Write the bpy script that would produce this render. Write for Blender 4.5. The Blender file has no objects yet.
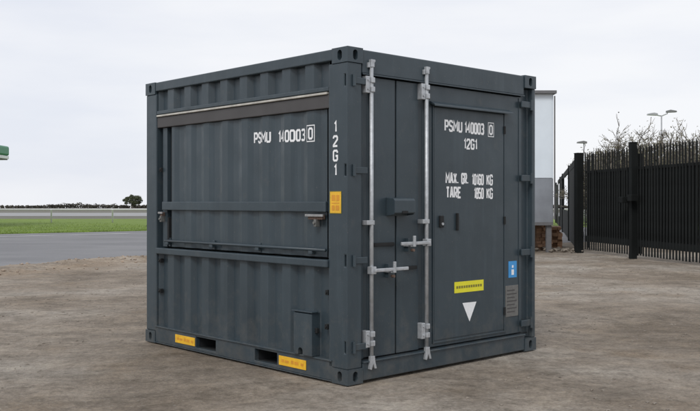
import bpy, bmesh, math, random
import numpy as np
from mathutils import Vector, Matrix, noise as mnoise

random.seed(7)
RNG = np.random.default_rng(11)
S = bpy.context.scene
C = S.collection

# ------------------------------------------------------------------ camera
FPX, EYE, YAW = 881.7, 1.401, math.radians(43.04)       # focal length in photo pixels (700 wide)
cam = bpy.data.cameras.new('camera')
cam.sensor_width = 36.0
cam.lens = FPX / 700.0 * 36.0
cam.shift_y = -3.5 / 700.0
cam.clip_start, cam.clip_end = 0.1, 9000.0
camo = bpy.data.objects.new('camera', cam)
C.objects.link(camo)
camo.location = (0, 0, EYE)
camo.rotation_euler = (math.radians(90), 0, 0)
S.camera = camo

# ------------------------------------------------------------------ sky, sun, exposure
SUN_EL, SUN_AZ = math.radians(44), math.radians(202)     # azimuth clockwise from +Y
world = bpy.data.worlds.new('World')
S.world = world
world.use_nodes = True
wn, wl = world.node_tree.nodes, world.node_tree.links
wn.clear()
w_out = wn.new('ShaderNodeOutputWorld')
w_bg = wn.new('ShaderNodeBackground')
w_bg.inputs['Strength'].default_value = 0.1
w_sky = wn.new('ShaderNodeTexSky')
w_sky.sky_type = 'NISHITA'
w_sky.sun_disc = False
w_sky.sun_elevation = SUN_EL
w_sky.sun_rotation = SUN_AZ
w_tc = wn.new('ShaderNodeTexCoord')
w_map = wn.new('ShaderNodeMapping')
w_map.inputs['Scale'].default_value = (1.0, 1.0, 5.0)
w_map.inputs['Location'].default_value = (3.1, 0.7, 0.4)
w_n = wn.new('ShaderNodeTexNoise')
w_n.inputs['Scale'].default_value = 2.2
w_n.inputs['Detail'].default_value = 5.0
w_n.inputs['Roughness'].default_value = 0.5
w_r = wn.new('ShaderNodeValToRGB')
w_r.color_ramp.elements[0].position = 0.36
w_r.color_ramp.elements[0].color = (8.1, 8.4, 9.2, 1)
w_r.color_ramp.elements[1].position = 0.64
w_r.color_ramp.elements[1].color = (9.5, 9.6, 9.9, 1)
w_mix = wn.new('ShaderNodeMix')
w_mix.data_type = 'RGBA'
w_mix.inputs['Factor'].default_value = 0.95            # thick, even cloud cover over the clear sky
wl.new(w_tc.outputs['Generated'], w_map.inputs['Vector'])
wl.new(w_map.outputs['Vector'], w_n.inputs['Vector'])
wl.new(w_n.outputs['Fac'], w_r.inputs['Fac'])
wl.new(w_sky.outputs['Color'], w_mix.inputs['A'])
wl.new(w_r.outputs['Color'], w_mix.inputs['B'])
wl.new(w_mix.outputs['Result'], w_bg.inputs['Color'])
wl.new(w_bg.outputs['Background'], w_out.inputs['Surface'])

sun = bpy.data.lights.new('sun', 'SUN')
sun.energy = 1.35
sun.angle = math.radians(20)
sun.color = (1.0, 0.97, 0.93)
suno = bpy.data.objects.new('sun', sun)
C.objects.link(suno)
_d = Vector((math.sin(SUN_AZ) * math.cos(SUN_EL), math.cos(SUN_AZ) * math.cos(SUN_EL), math.sin(SUN_EL)))
suno.rotation_euler = _d.to_track_quat('Z', 'Y').to_euler()
suno.location = _d * 60

S.view_settings.view_transform = 'Standard'
S.view_settings.look = 'None'
S.view_settings.exposure = 0.0
S.view_settings.gamma = 1.0


# ------------------------------------------------------------------ helpers
def tag(o, label=None, cat=None, group=None, kind=None):
    if label: o['label'] = label
    if cat: o['category'] = cat
    if group: o['group'] = group
    if kind: o['kind'] = kind
    return o


def empty(name, loc=(0, 0, 0), rz=0.0):
    o = bpy.data.objects.new(name, None)
    o.empty_display_size = 0.3
    C.objects.link(o)
    o.location = loc
    o.rotation_euler = (0, 0, rz)
    return o


def link_mesh(name, me, parent=None):
    o = bpy.data.objects.new(name, me)
    C.objects.link(o)
    if parent: o.parent = parent
    return o


class MB:
    """collects shapes; build() links them as one mesh object"""
    def __init__(self):
        self.v, self.f = [], []

    def add(self, vs, fs):
        b = len(self.v)
        self.v += [tuple(p) for p in vs]
        self.f += [tuple(i + b for i in f) for f in fs]
        return self

    def box(self, x0, x1, y0, y1, z0, z1):
        vs = [(x0, y0, z0), (x1, y0, z0), (x1, y1, z0), (x0, y1, z0), (x0, y0, z1), (x1, y0, z1), (x1, y1, z1), (x0, y1, z1)]
        return self.add(vs, [(0, 3, 2, 1), (4, 5, 6, 7), (0, 1, 5, 4), (1, 2, 6, 5), (2, 3, 7, 6), (3, 0, 4, 7)])

    def tube(self, pts, r, n=10, caps=True):
        pts = [Vector(p) for p in pts]
        rs = r if isinstance(r, (list, tuple)) else [r] * len(pts)
        rings = []
        for i, p in enumerate(pts):
            d = (pts[min(i + 1, len(pts) - 1)] - pts[max(i - 1, 0)]).normalized()
            a = d.orthogonal().normalized() if i == 0 else (a - d * a.dot(d)).normalized()
            b = d.cross(a)
            rings.append([p + (a * math.cos(t) + b * math.sin(t)) * rs[i] for t in [2 * math.pi * k / n for k in range(n)]])
        vs = [q for ring in rings for q in ring]
        fs = []
        for i in range(len(pts) - 1):
            for k in range(n):
                fs.append((i * n + k, i * n + (k + 1) % n, (i + 1) * n + (k + 1) % n, (i + 1) * n + k))
        if caps:
            fs.append(tuple(range(n))[::-1])
            fs.append(tuple((len(pts) - 1) * n + k for k in range(n)))
        return self.add(vs, fs)

    def prism(self, poly, ax, a0, a1):
        """poly: 2-D outline; ax: axis it is pushed along (0 x, 1 y, 2 z)"""
        def p3(p, a):
            return {0: (a, p[0], p[1]), 1: (p[0], a, p[1]), 2: (p[0], p[1], a)}[ax]
        n = len(poly)
        vs = [p3(p, a0) for p in poly] + [p3(p, a1) for p in poly]
        fs = [tuple(range(n)), tuple(range(n, 2 * n))[::-1]] + [(k, (k + 1) % n, n + (k + 1) % n, n + k) for k in range(n)]
        return self.add(vs, fs)

    def mesh(self, name, mat=None, smooth=False):
        me = bpy.data.meshes.new(name)
        me.from_pydata(self.v, [], self.f)
        bm = bmesh.new(); bm.from_mesh(me)
        bmesh.ops.recalc_face_normals(bm, faces=bm.faces)
        bm.to_mesh(me); bm.free()
        if mat: me.materials.append(mat)
        if smooth:
            for p in me.polygons: p.use_smooth = True
        return me

    def build(self, name, mat=None, parent=None, bevel=0.0, smooth=False, seg=2):
        o = link_mesh(name, self.mesh(name, mat, smooth), parent)
        if bevel:
            m = o.modifiers.new('bevel', 'BEVEL')
            m.width, m.segments, m.limit_method, m.angle_limit = bevel, seg, 'ANGLE', math.radians(40)
        return o


def cut(o, cutters):
    """real holes: boolean difference baked into the mesh (before any bevel)"""
    mods = [m.name for m in o.modifiers]
    keep = [(m.width, m.segments) for m in o.modifiers if m.type == 'BEVEL']
    o.modifiers.clear()
    mb = MB()
    for c in cutters:
        if len(c) == 6: mb.box(*c)
        else: mb.prism(*c)
    t = link_mesh('cutter', mb.mesh('cutter'), o.parent)
    m = o.modifiers.new('cut', 'BOOLEAN')
    m.operation, m.object, m.solver = 'DIFFERENCE', t, 'EXACT'
    bpy.context.view_layer.update()
    dg = bpy.context.evaluated_depsgraph_get()
    me = bpy.data.meshes.new_from_object(o.evaluated_get(dg))
    o.modifiers.clear()
    o.data = me
    bpy.data.objects.remove(t)
    for w, s in keep:
        b = o.modifiers.new('bevel', 'BEVEL')
        b.width, b.segments, b.limit_method, b.angle_limit = w, s, 'ANGLE', math.radians(40)
    return o


# ------------------------------------------------------------------ materials
def new_mat(name):
    m = bpy.data.materials.new(name)
    m.use_nodes = True
    n, l = m.node_tree.nodes, m.node_tree.links
    return m, n, l, n['Principled BSDF']


def ramp(n, stops):
    r = n.new('ShaderNodeValToRGB')
    e = r.color_ramp.elements
    while len(e) < len(stops): e.new(0.5)
    for k, (p, c) in enumerate(stops):
        e[k].position = p
        e[k].color = (*c, 1) if len(c) == 3 else c
    return r


def nz(n, l, scale, detail=4, rough=0.55, vec=None, stretch=None, coord='Object', loc=(0, 0, 0)):
    tc = n.new('ShaderNodeTexCoord')
    t = n.new('ShaderNodeTexNoise')
    t.inputs['Scale'].default_value, t.inputs['Detail'].default_value, t.inputs['Roughness'].default_value = scale, detail, rough
    mp = n.new('ShaderNodeMapping')
    mp.inputs['Scale'].default_value = stretch or (1, 1, 1)
    mp.inputs['Location'].default_value = loc
    l.new(tc.outputs[coord], mp.inputs['Vector'])
    l.new(mp.outputs['Vector'], t.inputs['Vector'])
    return t


def mixc(n, l, fac, a, b, mode='MIX'):
    m = n.new('ShaderNodeMix'); m.data_type = 'RGBA'; m.blend_type = mode
    for key, val in (('Factor', fac), ('A', a), ('B', b)):
        if hasattr(val, 'links'): l.new(val, m.inputs[key])
        elif key == 'Factor': m.inputs[key].default_value = val
        else: m.inputs[key].default_value = (*val, 1)
    return m.outputs['Result']


def bump(n, l, h, strength, dist, bsdf, prev=None):
    b = n.new('ShaderNodeBump')
    b.inputs['Strength'].default_value, b.inputs['Distance'].default_value = strength, dist
    l.new(h, b.inputs['Height'])
    if prev is not None: l.new(prev, b.inputs['Normal'])
    l.new(b.outputs['Normal'], bsdf.inputs['Normal'])
    return b.outputs['Normal']


def simple(name, col, rough=0.5, metal=0.0, var=0.12, scale=8.0, bmp=0.0, bscale=40.0, stretch=None):
    m, n, l, p = new_mat(name)
    t = nz(n, l, scale, 5, 0.6, stretch=stretch)
    lo = tuple(c * (1 - var) for c in col); hi = tuple(min(1, c * (1 + var)) for c in col)
    r = ramp(n, [(0.3, lo), (0.7, hi)])
    l.new(t.outputs['Fac'], r.inputs['Fac'])
    l.new(r.outputs['Color'], p.inputs['Base Color'])
    p.inputs['Roughness'].default_value = rough
    p.inputs['Metallic'].default_value = metal
    if bmp:
        t2 = nz(n, l, bscale, 4, 0.6)
        bump(n, l, t2.outputs['Fac'], bmp, 0.01, p)
    return m


def paint(name, base, rough=0.42):
    """weathered gloss paint on sheet steel"""
    m, n, l, p = new_mat(name)
    big = nz(n, l, 1.6, 4, 0.55, stretch=(1, 1, 0.6))
    c1 = ramp(n, [(0.3, tuple(c * 0.9 for c in base)), (0.72, tuple(c * 1.12 for c in base))])
    l.new(big.outputs['Fac'], c1.inputs['Fac'])
    run = nz(n, l, 14, 5, 0.65, stretch=(1, 1, 0.07))            # rain runs
    rr = ramp(n, [(0.52, (0, 0, 0)), (0.75, (0.35, 0.35, 0.35))])
    l.new(run.outputs['Fac'], rr.inputs['Fac'])
    c2 = mixc(n, l, rr.outputs['Color'], c1.outputs['Color'], tuple(c * 1.5 + 0.012 for c in base))
    chip = nz(n, l, 95, 2, 0.5)
    cr = ramp(n, [(0.71, (0, 0, 0)), (0.74, (0.7, 0.7, 0.7))])
    l.new(chip.outputs['Fac'], cr.inputs['Fac'])
    c3 = mixc(n, l, cr.outputs['Color'], c2, (0.16, 0.145, 0.13))
    # road dust and dried mud splashes on the lowest part
    dn = nz(n, l, 7, 7, 0.72)
    tcz = n.new('ShaderNodeTexCoord'); sx_ = n.new('ShaderNodeSeparateXYZ')
    l.new(tcz.outputs['Object'], sx_.inputs['Vector'])
    mr_ = n.new('ShaderNodeMapRange')
    for k_, v_ in (('From Min', 0.0), ('From Max', 0.75), ('To Min', 0.13), ('To Max', -0.06)): mr_.inputs[k_].default_value = v_
    l.new(sx_.outputs['Z'], mr_.inputs['Value'])
    ad = n.new('ShaderNodeMath'); ad.operation = 'ADD'
    l.new(dn.outputs['Fac'], ad.inputs[0]); l.new(mr_.outputs['Result'], ad.inputs[1])
    dr = ramp(n, [(0.52, (0, 0, 0)), (0.80, (0.34, 0.34, 0.34))])
    l.new(ad.outputs['Value'], dr.inputs['Fac'])
    c3 = mixc(n, l, dr.outputs['Color'], c3, (0.15, 0.135, 0.115))
    l.new(c3, p.inputs['Base Color'])
    ro = ramp(n, [(0.3, (rough - 0.06,) * 3), (0.7, (rough + 0.14,) * 3)])
    rn = nz(n, l, 5, 6, 0.65)
    l.new(rn.outputs['Fac'], ro.inputs['Fac'])
    l.new(ro.outputs['Color'], p.inputs['Roughness'])
    wob = nz(n, l, 3.2, 2, 0.4)
    nb = bump(n, l, wob.outputs['Fac'], 0.35, 0.02, p)
    fine = nz(n, l, 320, 2, 0.5)
    bump(n, l, fine.outputs['Fac'], 0.05, 0.002, p, nb)
    return m


M = {}
M['paint'] = paint('anthracite_paint', (0.037, 0.054, 0.066), 0.34)
M['trim'] = simple('brown_grey_trim', (0.064, 0.060, 0.060), 0.55, 0, 0.15, 3)
M['galv'] = simple('galvanised_steel', (0.47, 0.49, 0.51), 0.42, 0.45, 0.18, 22, 0.15, 90)
M['pale_strip'] = simple('pale_aluminium_strip', (0.50, 0.48, 0.43), 0.45, 0.2, 0.22, 9)
M['rubber'] = simple('black_rubber', (0.010, 0.011, 0.012), 0.75)
M['white'] = simple('white_marking_paint', (0.86, 0.87, 0.88), 0.5, 0, 0.06, 30)
M['yellow'] = simple('amber_reflector', (0.82, 0.47, 0.03), 0.35, 0, 0.14, 20)
M['label_yellow'] = simple('yellow_vinyl', (0.80, 0.74, 0.03), 0.4, 0, 0.05)
M['orange_print'] = simple('orange_print', (0.66, 0.29, 0.025), 0.5)
M['black_print'] = simple('black_print', (0.22, 0.20, 0.03), 0.5)
M['blue'] = simple('blue_vinyl', (0.05, 0.30, 0.66), 0.4)
M['plate'] = simple('worn_alloy_plate', (0.17, 0.17, 0.162), 0.5, 0.3, 0.2, 30)
M['rust'] = simple('rusty_latch', (0.13, 0.085, 0.065), 0.75, 0.1, 0.4, 40, 0.3, 80)
M['plate_light'] = simple('dull_zinc', (0.30, 0.30, 0.30), 0.5, 0.3, 0.25, 30)
M['inner'] = simple('dark_steel_inside', (0.02, 0.022, 0.024), 0.7)


# ================================================================== SETTING
def vnoise(x, y, sc, seed):
    """smooth value noise on numpy arrays"""
    r = np.random.default_rng(seed).random((256, 256))
    X, Y = x * sc + 1000, y * sc + 1000
    i, j = np.floor(X).astype(int), np.floor(Y).astype(int)
    fx, fy = X - i, Y - j
    fx, fy = fx * fx * (3 - 2 * fx), fy * fy * (3 - 2 * fy)
    a, b = r[i % 256, j % 256], r[(i + 1) % 256, j % 256]
    c, d = r[i % 256, (j + 1) % 256], r[(i + 1) % 256, (j + 1) % 256]
    return (a * (1 - fx) + b * fx) * (1 - fy) + (c * (1 - fx) + d * fx) * fy


E1 = np.array([-math.sin(YAW), math.cos(YAW)])           # along the serving-hatch side
E2 = np.array([math.cos(YAW), math.sin(YAW)])            # along the door end
X0, Y0 = -0.0178, 6.7193                                 # near bottom corner of the container
CL, CW, CH = 2.991, 2.438, 2.591

# edge of the yard against the road (dirt on its right-hand side)
EA, EB = np.array([-9.18, 15.7]), np.array([-5.22, 22.45])
ED = (EB - EA) / np.linalg.norm(EB - EA)
EN = np.array([ED[1], -ED[0]])


def edge_dist(x, y):
    return (x - EA[0]) * EN[0] + (y - EA[1]) * EN[1]


def yard_h(x, y):
    x, y = np.asarray(x, float), np.asarray(y, float)
    u = (x - X0) * E1[0] + (y - Y0) * E1[1]
    v = (x - X0) * E2[0] + (y - Y0) * E2[1]
    du = np.maximum(np.maximum(-u, u - CL), 0); dv = np.maximum(np.maximum(-v, v - CW), 0)
    damp = np.clip(np.hypot(du, dv) / 0.9, 0, 1)
    h = (vnoise(x, y, 0.35, 1) - .5) * 0.07 + (vnoise(x, y, 1.1, 2) - .5) * 0.035
    h2 = (vnoise(x, y, 3.1, 3) - .5) * 0.016 + (vnoise(x, y, 7.3, 4) - .5) * 0.008
    # shallow wheel ruts that sweep past the container
    s = np.hypot(x - 14, y + 6)
    for R in (13.2, 14.9, 17.6, 19.4):
        h = h - 0.018 * np.exp(-((s - R + 0.5 * (vnoise(x, y, .3, 9) - .5)) / 0.13) ** 2) * vnoise(x, y, .5, 10)
    e = edge_dist(x, y)
    bank = 0.075 * np.exp(-((e - 0.55) / 0.5) ** 2) * (0.35 + vnoise(x, y, 0.9, 5)) + 0.04 * np.exp(-((e - 0.6) / 0.7) ** 2) * vnoise(x, y, 4, 6)
    return h * damp + h2 * (0.25 + .75 * damp) + bank - 0.010


def grid_mesh(name, xs, ys, hf, mat, keep=None):
    XX, YY = np.meshgrid(xs, ys)
    Z = hf(XX, YY)
    nx, ny = len(xs), len(ys)
    co = np.stack([XX, YY, Z], -1).reshape(-1, 3)
    i, j = np.meshgrid(np.arange(nx - 1), np.arange(ny - 1))
    a = (j * nx + i).reshape(-1)
    q = np.stack([a, a + 1, a + nx + 1, a + nx], 1)
    if keep is not None:
        cx, cy = co[q].mean(1)[:, 0], co[q].mean(1)[:, 1]
        q = q[keep(cx, cy)]
    me = bpy.data.meshes.new(name)
    me.vertices.add(len(co)); me.vertices.foreach_set('co', co.ravel())
    me.loops.add(q.size); me.loops.foreach_set('vertex_index', q.ravel().astype(np.int32))
    me.polygons.add(len(q)); me.polygons.foreach_set('loop_start', np.arange(0, q.size, 4, dtype=np.int32))
    me.update(); me.validate()
    me.polygons.foreach_set('use_smooth', np.ones(len(q), bool))
    me.materials.append(mat)
    return link_mesh(name, me)


def dirt_material():
    m, n, l, p = new_mat('compacted_dirt')
    big = nz(n, l, 0.30, 6, 0.62, loc=(4, 2, 0))
    c1 = ramp(n, [(0.34, (0.180, 0.143, 0.104)), (0.5, (0.290, 0.246, 0.198)), (0.66, (0.395, 0.358, 0.310))])
    l.new(big.outputs['Fac'], c1.inputs['Fac'])
    mid = nz(n, l, 1.9, 8, 0.70, stretch=(0.9, 1.2, 1))
    mr = ramp(n, [(0.32, (0.62, 0.61, 0.59)), (0.52, (1.0, 1.0, 1.0)), (0.70, (1.26, 1.25, 1.22))])
    l.new(mid.outputs['Fac'], mr.inputs['Fac'])
    c2 = mixc(n, l, 1.0, c1.outputs['Color'], mr.outputs['Color'], 'MULTIPLY')
    # dull orange earth lying in the bank by the road
    oc = nz(n, l, 0.8, 5, 0.6, loc=(9, 1, 0))
    ocr = ramp(n, [(0.56, (0, 0, 0)), (0.70, (0.5, 0.5, 0.5))])
    l.new(oc.outputs['Fac'], ocr.inputs['Fac'])
    c2 = mixc(n, l, ocr.outputs['Color'], c2, (0.25, 0.185, 0.12))
    at = n.new('ShaderNodeAttribute'); at.attribute_name = 'bank_earth'
    c2 = mixc(n, l, at.outputs['Fac'], c2, (0.31, 0.225, 0.145))
    gr = nz(n, l, 38, 5, 0.75)
    g2 = ramp(n, [(0.3, (0.70, 0.69, 0.68)), (0.7, (1.27, 1.27, 1.27))])
    l.new(gr.outputs['Fac'], g2.inputs['Fac'])
    c3 = mixc(n, l, 1.0, c2, g2.outputs['Color'], 'MULTIPLY')
    md = nz(n, l, 9, 7, 0.78, loc=(2, 7, 0))
    m2 = ramp(n, [(0.34, (0.66, 0.65, 0.63)), (0.5, (1.0, 1.0, 1.0)), (0.68, (1.24, 1.24, 1.23))])
    l.new(md.outputs['Fac'], m2.inputs['Fac'])
    c3 = mixc(n, l, 1.0, c3, m2.outputs['Color'], 'MULTIPLY')
    # small embedded stones, pale
    tc = n.new('ShaderNodeTexCoord'); vo = n.new('ShaderNodeTexVoronoi')
    vo.inputs['Scale'].default_value = 17.0
    l.new(tc.outputs['Object'], vo.inputs['Vector'])
    vr = ramp(n, [(0.09, (0.55, 0.55, 0.55)), (0.20, (0, 0, 0))])
    l.new(vo.outputs['Distance'], vr.inputs['Fac'])
    c4 = mixc(n, l, vr.outputs['Color'], c3, (0.36, 0.335, 0.30))
    l.new(c4, p.inputs['Base Color'])
    rr = ramp(n, [(0.3, (0.72,) * 3), (0.7, (0.95,) * 3)])
    l.new(big.outputs['Fac'], rr.inputs['Fac'])
    l.new(rr.outputs['Color'], p.inputs['Roughness'])
    p.inputs['Specular IOR Level'].default_value = 0.3
    nb = bump(n, l, mid.outputs['Fac'], 0.6, 0.04, p)
    nb = bump(n, l, gr.outputs['Fac'], 0.9, 0.02, p, nb)
    fg = nz(n, l, 120, 3, 0.7)
    bump(n, l, fg.outputs['Fac'], 0.6, 0.006, p, nb)
    return m


def asphalt_material():
    m, n, l, p = new_mat('worn_asphalt')
    a = nz(n, l, 0.22, 5, 0.6, stretch=(1, 2.2, 1))
    r = ramp(n, [(0.3, (0.135, 0.135, 0.142)), (0.7, (0.215, 0.213, 0.218))])
    l.new(a.outputs['Fac'], r.inputs['Fac'])
    g = nz(n, l, 60, 3, 0.7)
    g2 = ramp(n, [(0.3, (0.8,) * 3), (0.7, (1.2,) * 3)])
    l.new(g.outputs['Fac'], g2.inputs['Fac'])
    l.new(mixc(n, l, 1.0, r.outputs['Color'], g2.outputs['Color'], 'MULTIPLY'), p.inputs['Base Color'])
    p.inputs['Roughness'].default_value = 0.78
    bump(n, l, g.outputs['Fac'], 0.3, 0.01, p)
    return m


def grass_material(name, lo, hi, scale=0.5):
    m, n, l, p = new_mat(name)
    a = nz(n, l, scale, 6, 0.7)
    r = ramp(n, [(0.3, lo), (0.7, hi)])
    l.new(a.outputs['Fac'], r.inputs['Fac'])
    l.new(r.outputs['Color'], p.inputs['Base Color'])
    p.inputs['Roughness'].default_value = 0.9
    b = nz(n, l, 9, 4, 0.7)
    bump(n, l, b.outputs['Fac'], 0.8, 0.08, p)
    return m


M['dirt'] = dirt_material()
M['asphalt'] = asphalt_material()
M['field'] = grass_material('dull_field', (0.115, 0.115, 0.085), (0.175, 0.165, 0.14), 0.05)
M['turf'] = grass_material('green_turf', (0.112, 0.180, 0.022), (0.185, 0.262, 0.040), 0.35)
M['blade'] = simple('grass_blade', (0.16, 0.235, 0.035), 0.8, 0, 0.5, 0.7)
M['track'] = simple('pale_track', (0.30, 0.30, 0.30), 0.9, 0, 0.12, 0.2)
M['stone'] = simple('grey_brown_stone', (0.225, 0.195, 0.16), 0.85, 0, 0.35, 3.1)
M['rubble'] = simple('earthy_rubble', (0.33, 0.26, 0.20), 0.9, 0, 0.4, 2.2, 0.5, 30)
M['pale_streak'] = simple('pale_road_streak', (0.36, 0.36, 0.36), 0.7, 0, 0.35, 0.8)


def sheet(name, poly, z, mat):
    return tag(MB().add([(x, y, z) for x, y in poly], [tuple(range(len(poly)))]).build(name, mat), kind='structure')


# one sheet to the horizon, then the bands of the racecourse on it
gmb = MB()
rows = [(-400, -.06), (214, -.06), (240, -.7), (400, -4.5), (1500, -22), (6000, -70)]
gmb.add([(x, y, z) for y, z in rows for x in (-5000, 5000)], [(2 * k, 2 * k + 1, 2 * k + 3, 2 * k + 2) for k in range(len(rows) - 1)])
tag(gmb.build('ground', M['field']), kind='structure')
sheet('far_track', [(-260, 91), (260, 91), (260, 119), (-260, 119)], -0.050, M['track'])
sheet('grass', [(-260, 22), (260, 22), (260, 76), (-260, 76)], -0.048, M['turf'])
# far edge of the road runs obliquely
FA, FB = np.array([-15.37, 39.85]), np.array([-10.26, 44.1])
FD = (FB - FA) / np.linalg.norm(FB - FA)
f0, f1 = FA - FD * 45, FA + FD * 33
sheet('road', [(-60, -30), (-2, -30), (22, 24), tuple(f1), tuple(f0)], -0.040, M['asphalt'])
LN = np.array([-FD[1], FD[0]])
la, lb = FA - LN * 3.3 - FD * 12, FA - LN * 3.3 + FD * 14
mk = MB()
for k in range(3):
    a, b = la + (lb - la) * (k * .36), la + (lb - la) * (k * .36 + .27)
    mk.add([(*(a), -.034), (*(b), -.034), (*(b + LN * .55), -.034), (*(a + LN * .55), -.034)], [(0, 1, 2, 3)])
tag(mk.build('road_streak', M['pale_streak']), kind='structure')  # pale mottled strips along the road

# the dirt yard: coarse sheet all round, finely modelled where it is seen close
sheet('yard_apron', [(-9, -30), (60, -30), (60, 30), (-.4, 30), (-6.2, 20.4), (-8.6, 16.3)], -0.032, M['dirt'])
yard = grid_mesh('yard', np.arange(-12.6, 13.6, 0.07), np.arange(3.2, 30.6, 0.07), yard_h, M['dirt'],
                 keep=lambda x, y: edge_dist(x, y) > -0.25 + 0.5 * (vnoise(x, y, 1.3, 21) - .5) + .25 * (vnoise(x, y, 4.1, 22) - .5))
yc = np.empty(len(yard.data.vertices) * 3); yard.data.vertices.foreach_get('co', yc); yc = yc.reshape(-1, 3)
ye = edge_dist(yc[:, 0], yc[:, 1])
be = np.exp(-((ye - .9) / 1.0) ** 2) * np.clip((vnoise(yc[:, 0], yc[:, 1], .7, 51) * .6 + vnoise(yc[:, 0], yc[:, 1], 2.3, 52) * .4 - .30) * 3, 0, 1) * .5
yard.data.attributes.new('bank_earth', 'FLOAT', 'POINT').data.foreach_set('value', be.astype(np.float32))
tag(yard, kind='structure')


def stones(name, pts, sizes, mat, seed, squash=0.6):
    """loose stones, every one a rough little polyhedron, joined because there are thousands"""
    rg = np.random.default_rng(seed)
    base = np.array([(1, 0, 0), (-1, 0, 0), (0, 1, 0), (0, -1, 0), (0, 0, 1), (0, 0, -1), (.6, .6, .55), (-.6, .6, .5), (-.6, -.6, .55), (.6, -.6, .5)], float)
    fc = [(4, 6, 7), (4, 7, 8), (4, 8, 9), (4, 9, 6), (0, 2, 6), (2, 1, 7), (1, 3, 8), (3, 0, 9), (6, 2, 7), (7, 1, 8), (8, 3, 9), (9, 0, 6), (2, 0, 5), (1, 2, 5), (3, 1, 5), (0, 3, 5)]
    fc = np.array(fc)
    V, F = [], []
    for k, (p, s) in enumerate(zip(pts, sizes)):
        a = rg.random() * 6.28
        b = base * (1 + rg.normal(0, .16, (10, 1))) * np.array([1, .75, squash]) * s
        ca, sa = math.cos(a), math.sin(a)
        b = np.stack([b[:, 0] * ca - b[:, 1] * sa, b[:, 0] * sa + b[:, 1] * ca, b[:, 2]], 1)
        V.append(b + np.array(p)); F.append(fc + 10 * k)
    V, F = np.concatenate(V), np.concatenate(F)
    me = bpy.data.meshes.new(name)
    me.from_pydata(V.tolist(), [], F.tolist())
    me.materials.append(mat)
    return tag(link_mesh(name, me), kind='stuff')


def clear_of_container(x, y, m=0.06):
    u = (x - X0) * E1[0] + (y - Y0) * E1[1]; v = (x - X0) * E2[0] + (y - Y0) * E2[1]
    return ~((u > -m) & (u < CL + m) & (v > -m) & (v < CW + m))


n = 22000
px = RNG.uniform(-9, 9, n); py = 4.2 + 20 * RNG.random(n) ** 1.5
ok = clear_of_container(px, py) & (edge_dist(px, py) > .2) & (vnoise(px, py, .5, 31) > 0.36)
px, py = px[ok], py[ok]
sz = 0.004 + 0.017 * RNG.random(len(px)) ** 5
tag(stones('gravel', np.stack([px, py, yard_h(px, py) + sz * .05], 1), sz, M['stone'], 3), 'small loose gravel scattered over the brown dirt yard', 'gravel')
n = 1000
t = RNG.uniform(-4, 14, n); e = RNG.normal(.6, .6, n)
px, py = EA[0] + ED[0] * t + EN[0] * e, EA[1] + ED[1] * t + EN[1] * e
sz = 0.008 + 0.050 * RNG.random(n) ** 6
hz = np.where(e > -0.3, yard_h(px, py), -0.038)
tag(stones('rubble', np.stack([px, py, hz + sz * .25], 1), sz, M['rubble'], 5), 'brown earthy rubble bank along the near edge of the road', 'rubble')


def blades(name, pts, hgt, mat, seed):
    rg = np.random.default_rng(seed)
    V, F = [], []
    for k, p in enumerate(pts):
        a = rg.random() * 6.28; h = hgt * (0.5 + rg.random()); w = h * .16
        dx, dy = math.cos(a) * w, math.sin(a) * w
        lx, ly = rg.normal(0, h * .35, 2)
        b = len(V)
        V += [(p[0] - dx, p[1] - dy, p[2]), (p[0] + dx, p[1] + dy, p[2]), (p[0] + lx, p[1] + ly, p[2] + h)]
        F.append((b, b + 1, b + 2))
    me = bpy.data.meshes.new(name); me.from_pydata(V, [], F); me.materials.append(mat)
    return tag(link_mesh(name, me), kind='stuff')


n = 30000
t = RNG.uniform(-14, 12, n); e = np.abs(RNG.normal(0, 1, n)) * 9 + RNG.normal(.05, .18, n)
e = np.where(RNG.random(n) < .35, np.abs(RNG.normal(0, .5, n)) - .1, e)
p2 = FA[None] + FD[None] * t[:, None] + LN[None] * e[:, None]
tag(blades('grass_tufts', np.column_stack([p2, np.full(n, -.05)]), .055, M['blade'], 9), 'bright green grass verge between the road and the white rail', 'grass')

# ================================================================== THE CONTAINER
# local axes: x along the door end, y along the serving side, origin at the near bottom corner
ct = empty('shipping_container', (X0, Y0, 0.0), YAW)
tag(ct, 'dark grey shipping container with serving hatch, lock rods and white lettering in the yard', 'container')
P = M['paint']


def oblong(cx, cz, w, h, n=12):
    """rounded vertical slot outline"""
    r = w / 2
    out = []
    for k in range(n + 1):
        a = math.pi * k / n
        out.append((cx + r * math.cos(a), cz + (h / 2 - r) + r * math.sin(a)))
    for k in range(n + 1):
        a = math.pi + math.pi * k / n
        out.append((cx + r * math.cos(a), cz - (h / 2 - r) + r * math.sin(a)))
    return out


# corner castings with their oblong holes on the two outer sides
for ix in (0, 1):
    for iy in (0, 1):
        for iz in (0, 1):
            x0, x1 = (-.004, .160) if ix == 0 else (CW - .172, CW + .004)
            y0, y1 = (-.004, .178) if iy == 0 else (CL - .178, CL + .004)
            z0, z1 = (0, .118) if iz == 0 else (CH - .118, CH)
            o = MB().box(x0, x1, y0, y1, z0, z1).build('corner_casting', P, ct, .007)
            cx, cy, cz = (x0 + x1) / 2, (y0 + y1) / 2, (z0 + z1) / 2
            ym = (y0 - .02, y0 + .11) if iy == 0 else (y1 - .11, y1 + .02)
            xm = (x0 - .02, x0 + .11) if ix == 0 else (x1 - .11, x1 + .02)
            cut(o, [(oblong(cx, cz, .050, .079), 1, *ym), ])
            cut(o, [(oblong(cy, cz, .050, .079), 0, *xm), ])

Z0, Z1 = .118, CH - .118
HZ = (2.335, 1.645, .950, .285)                       # hinge heights
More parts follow.
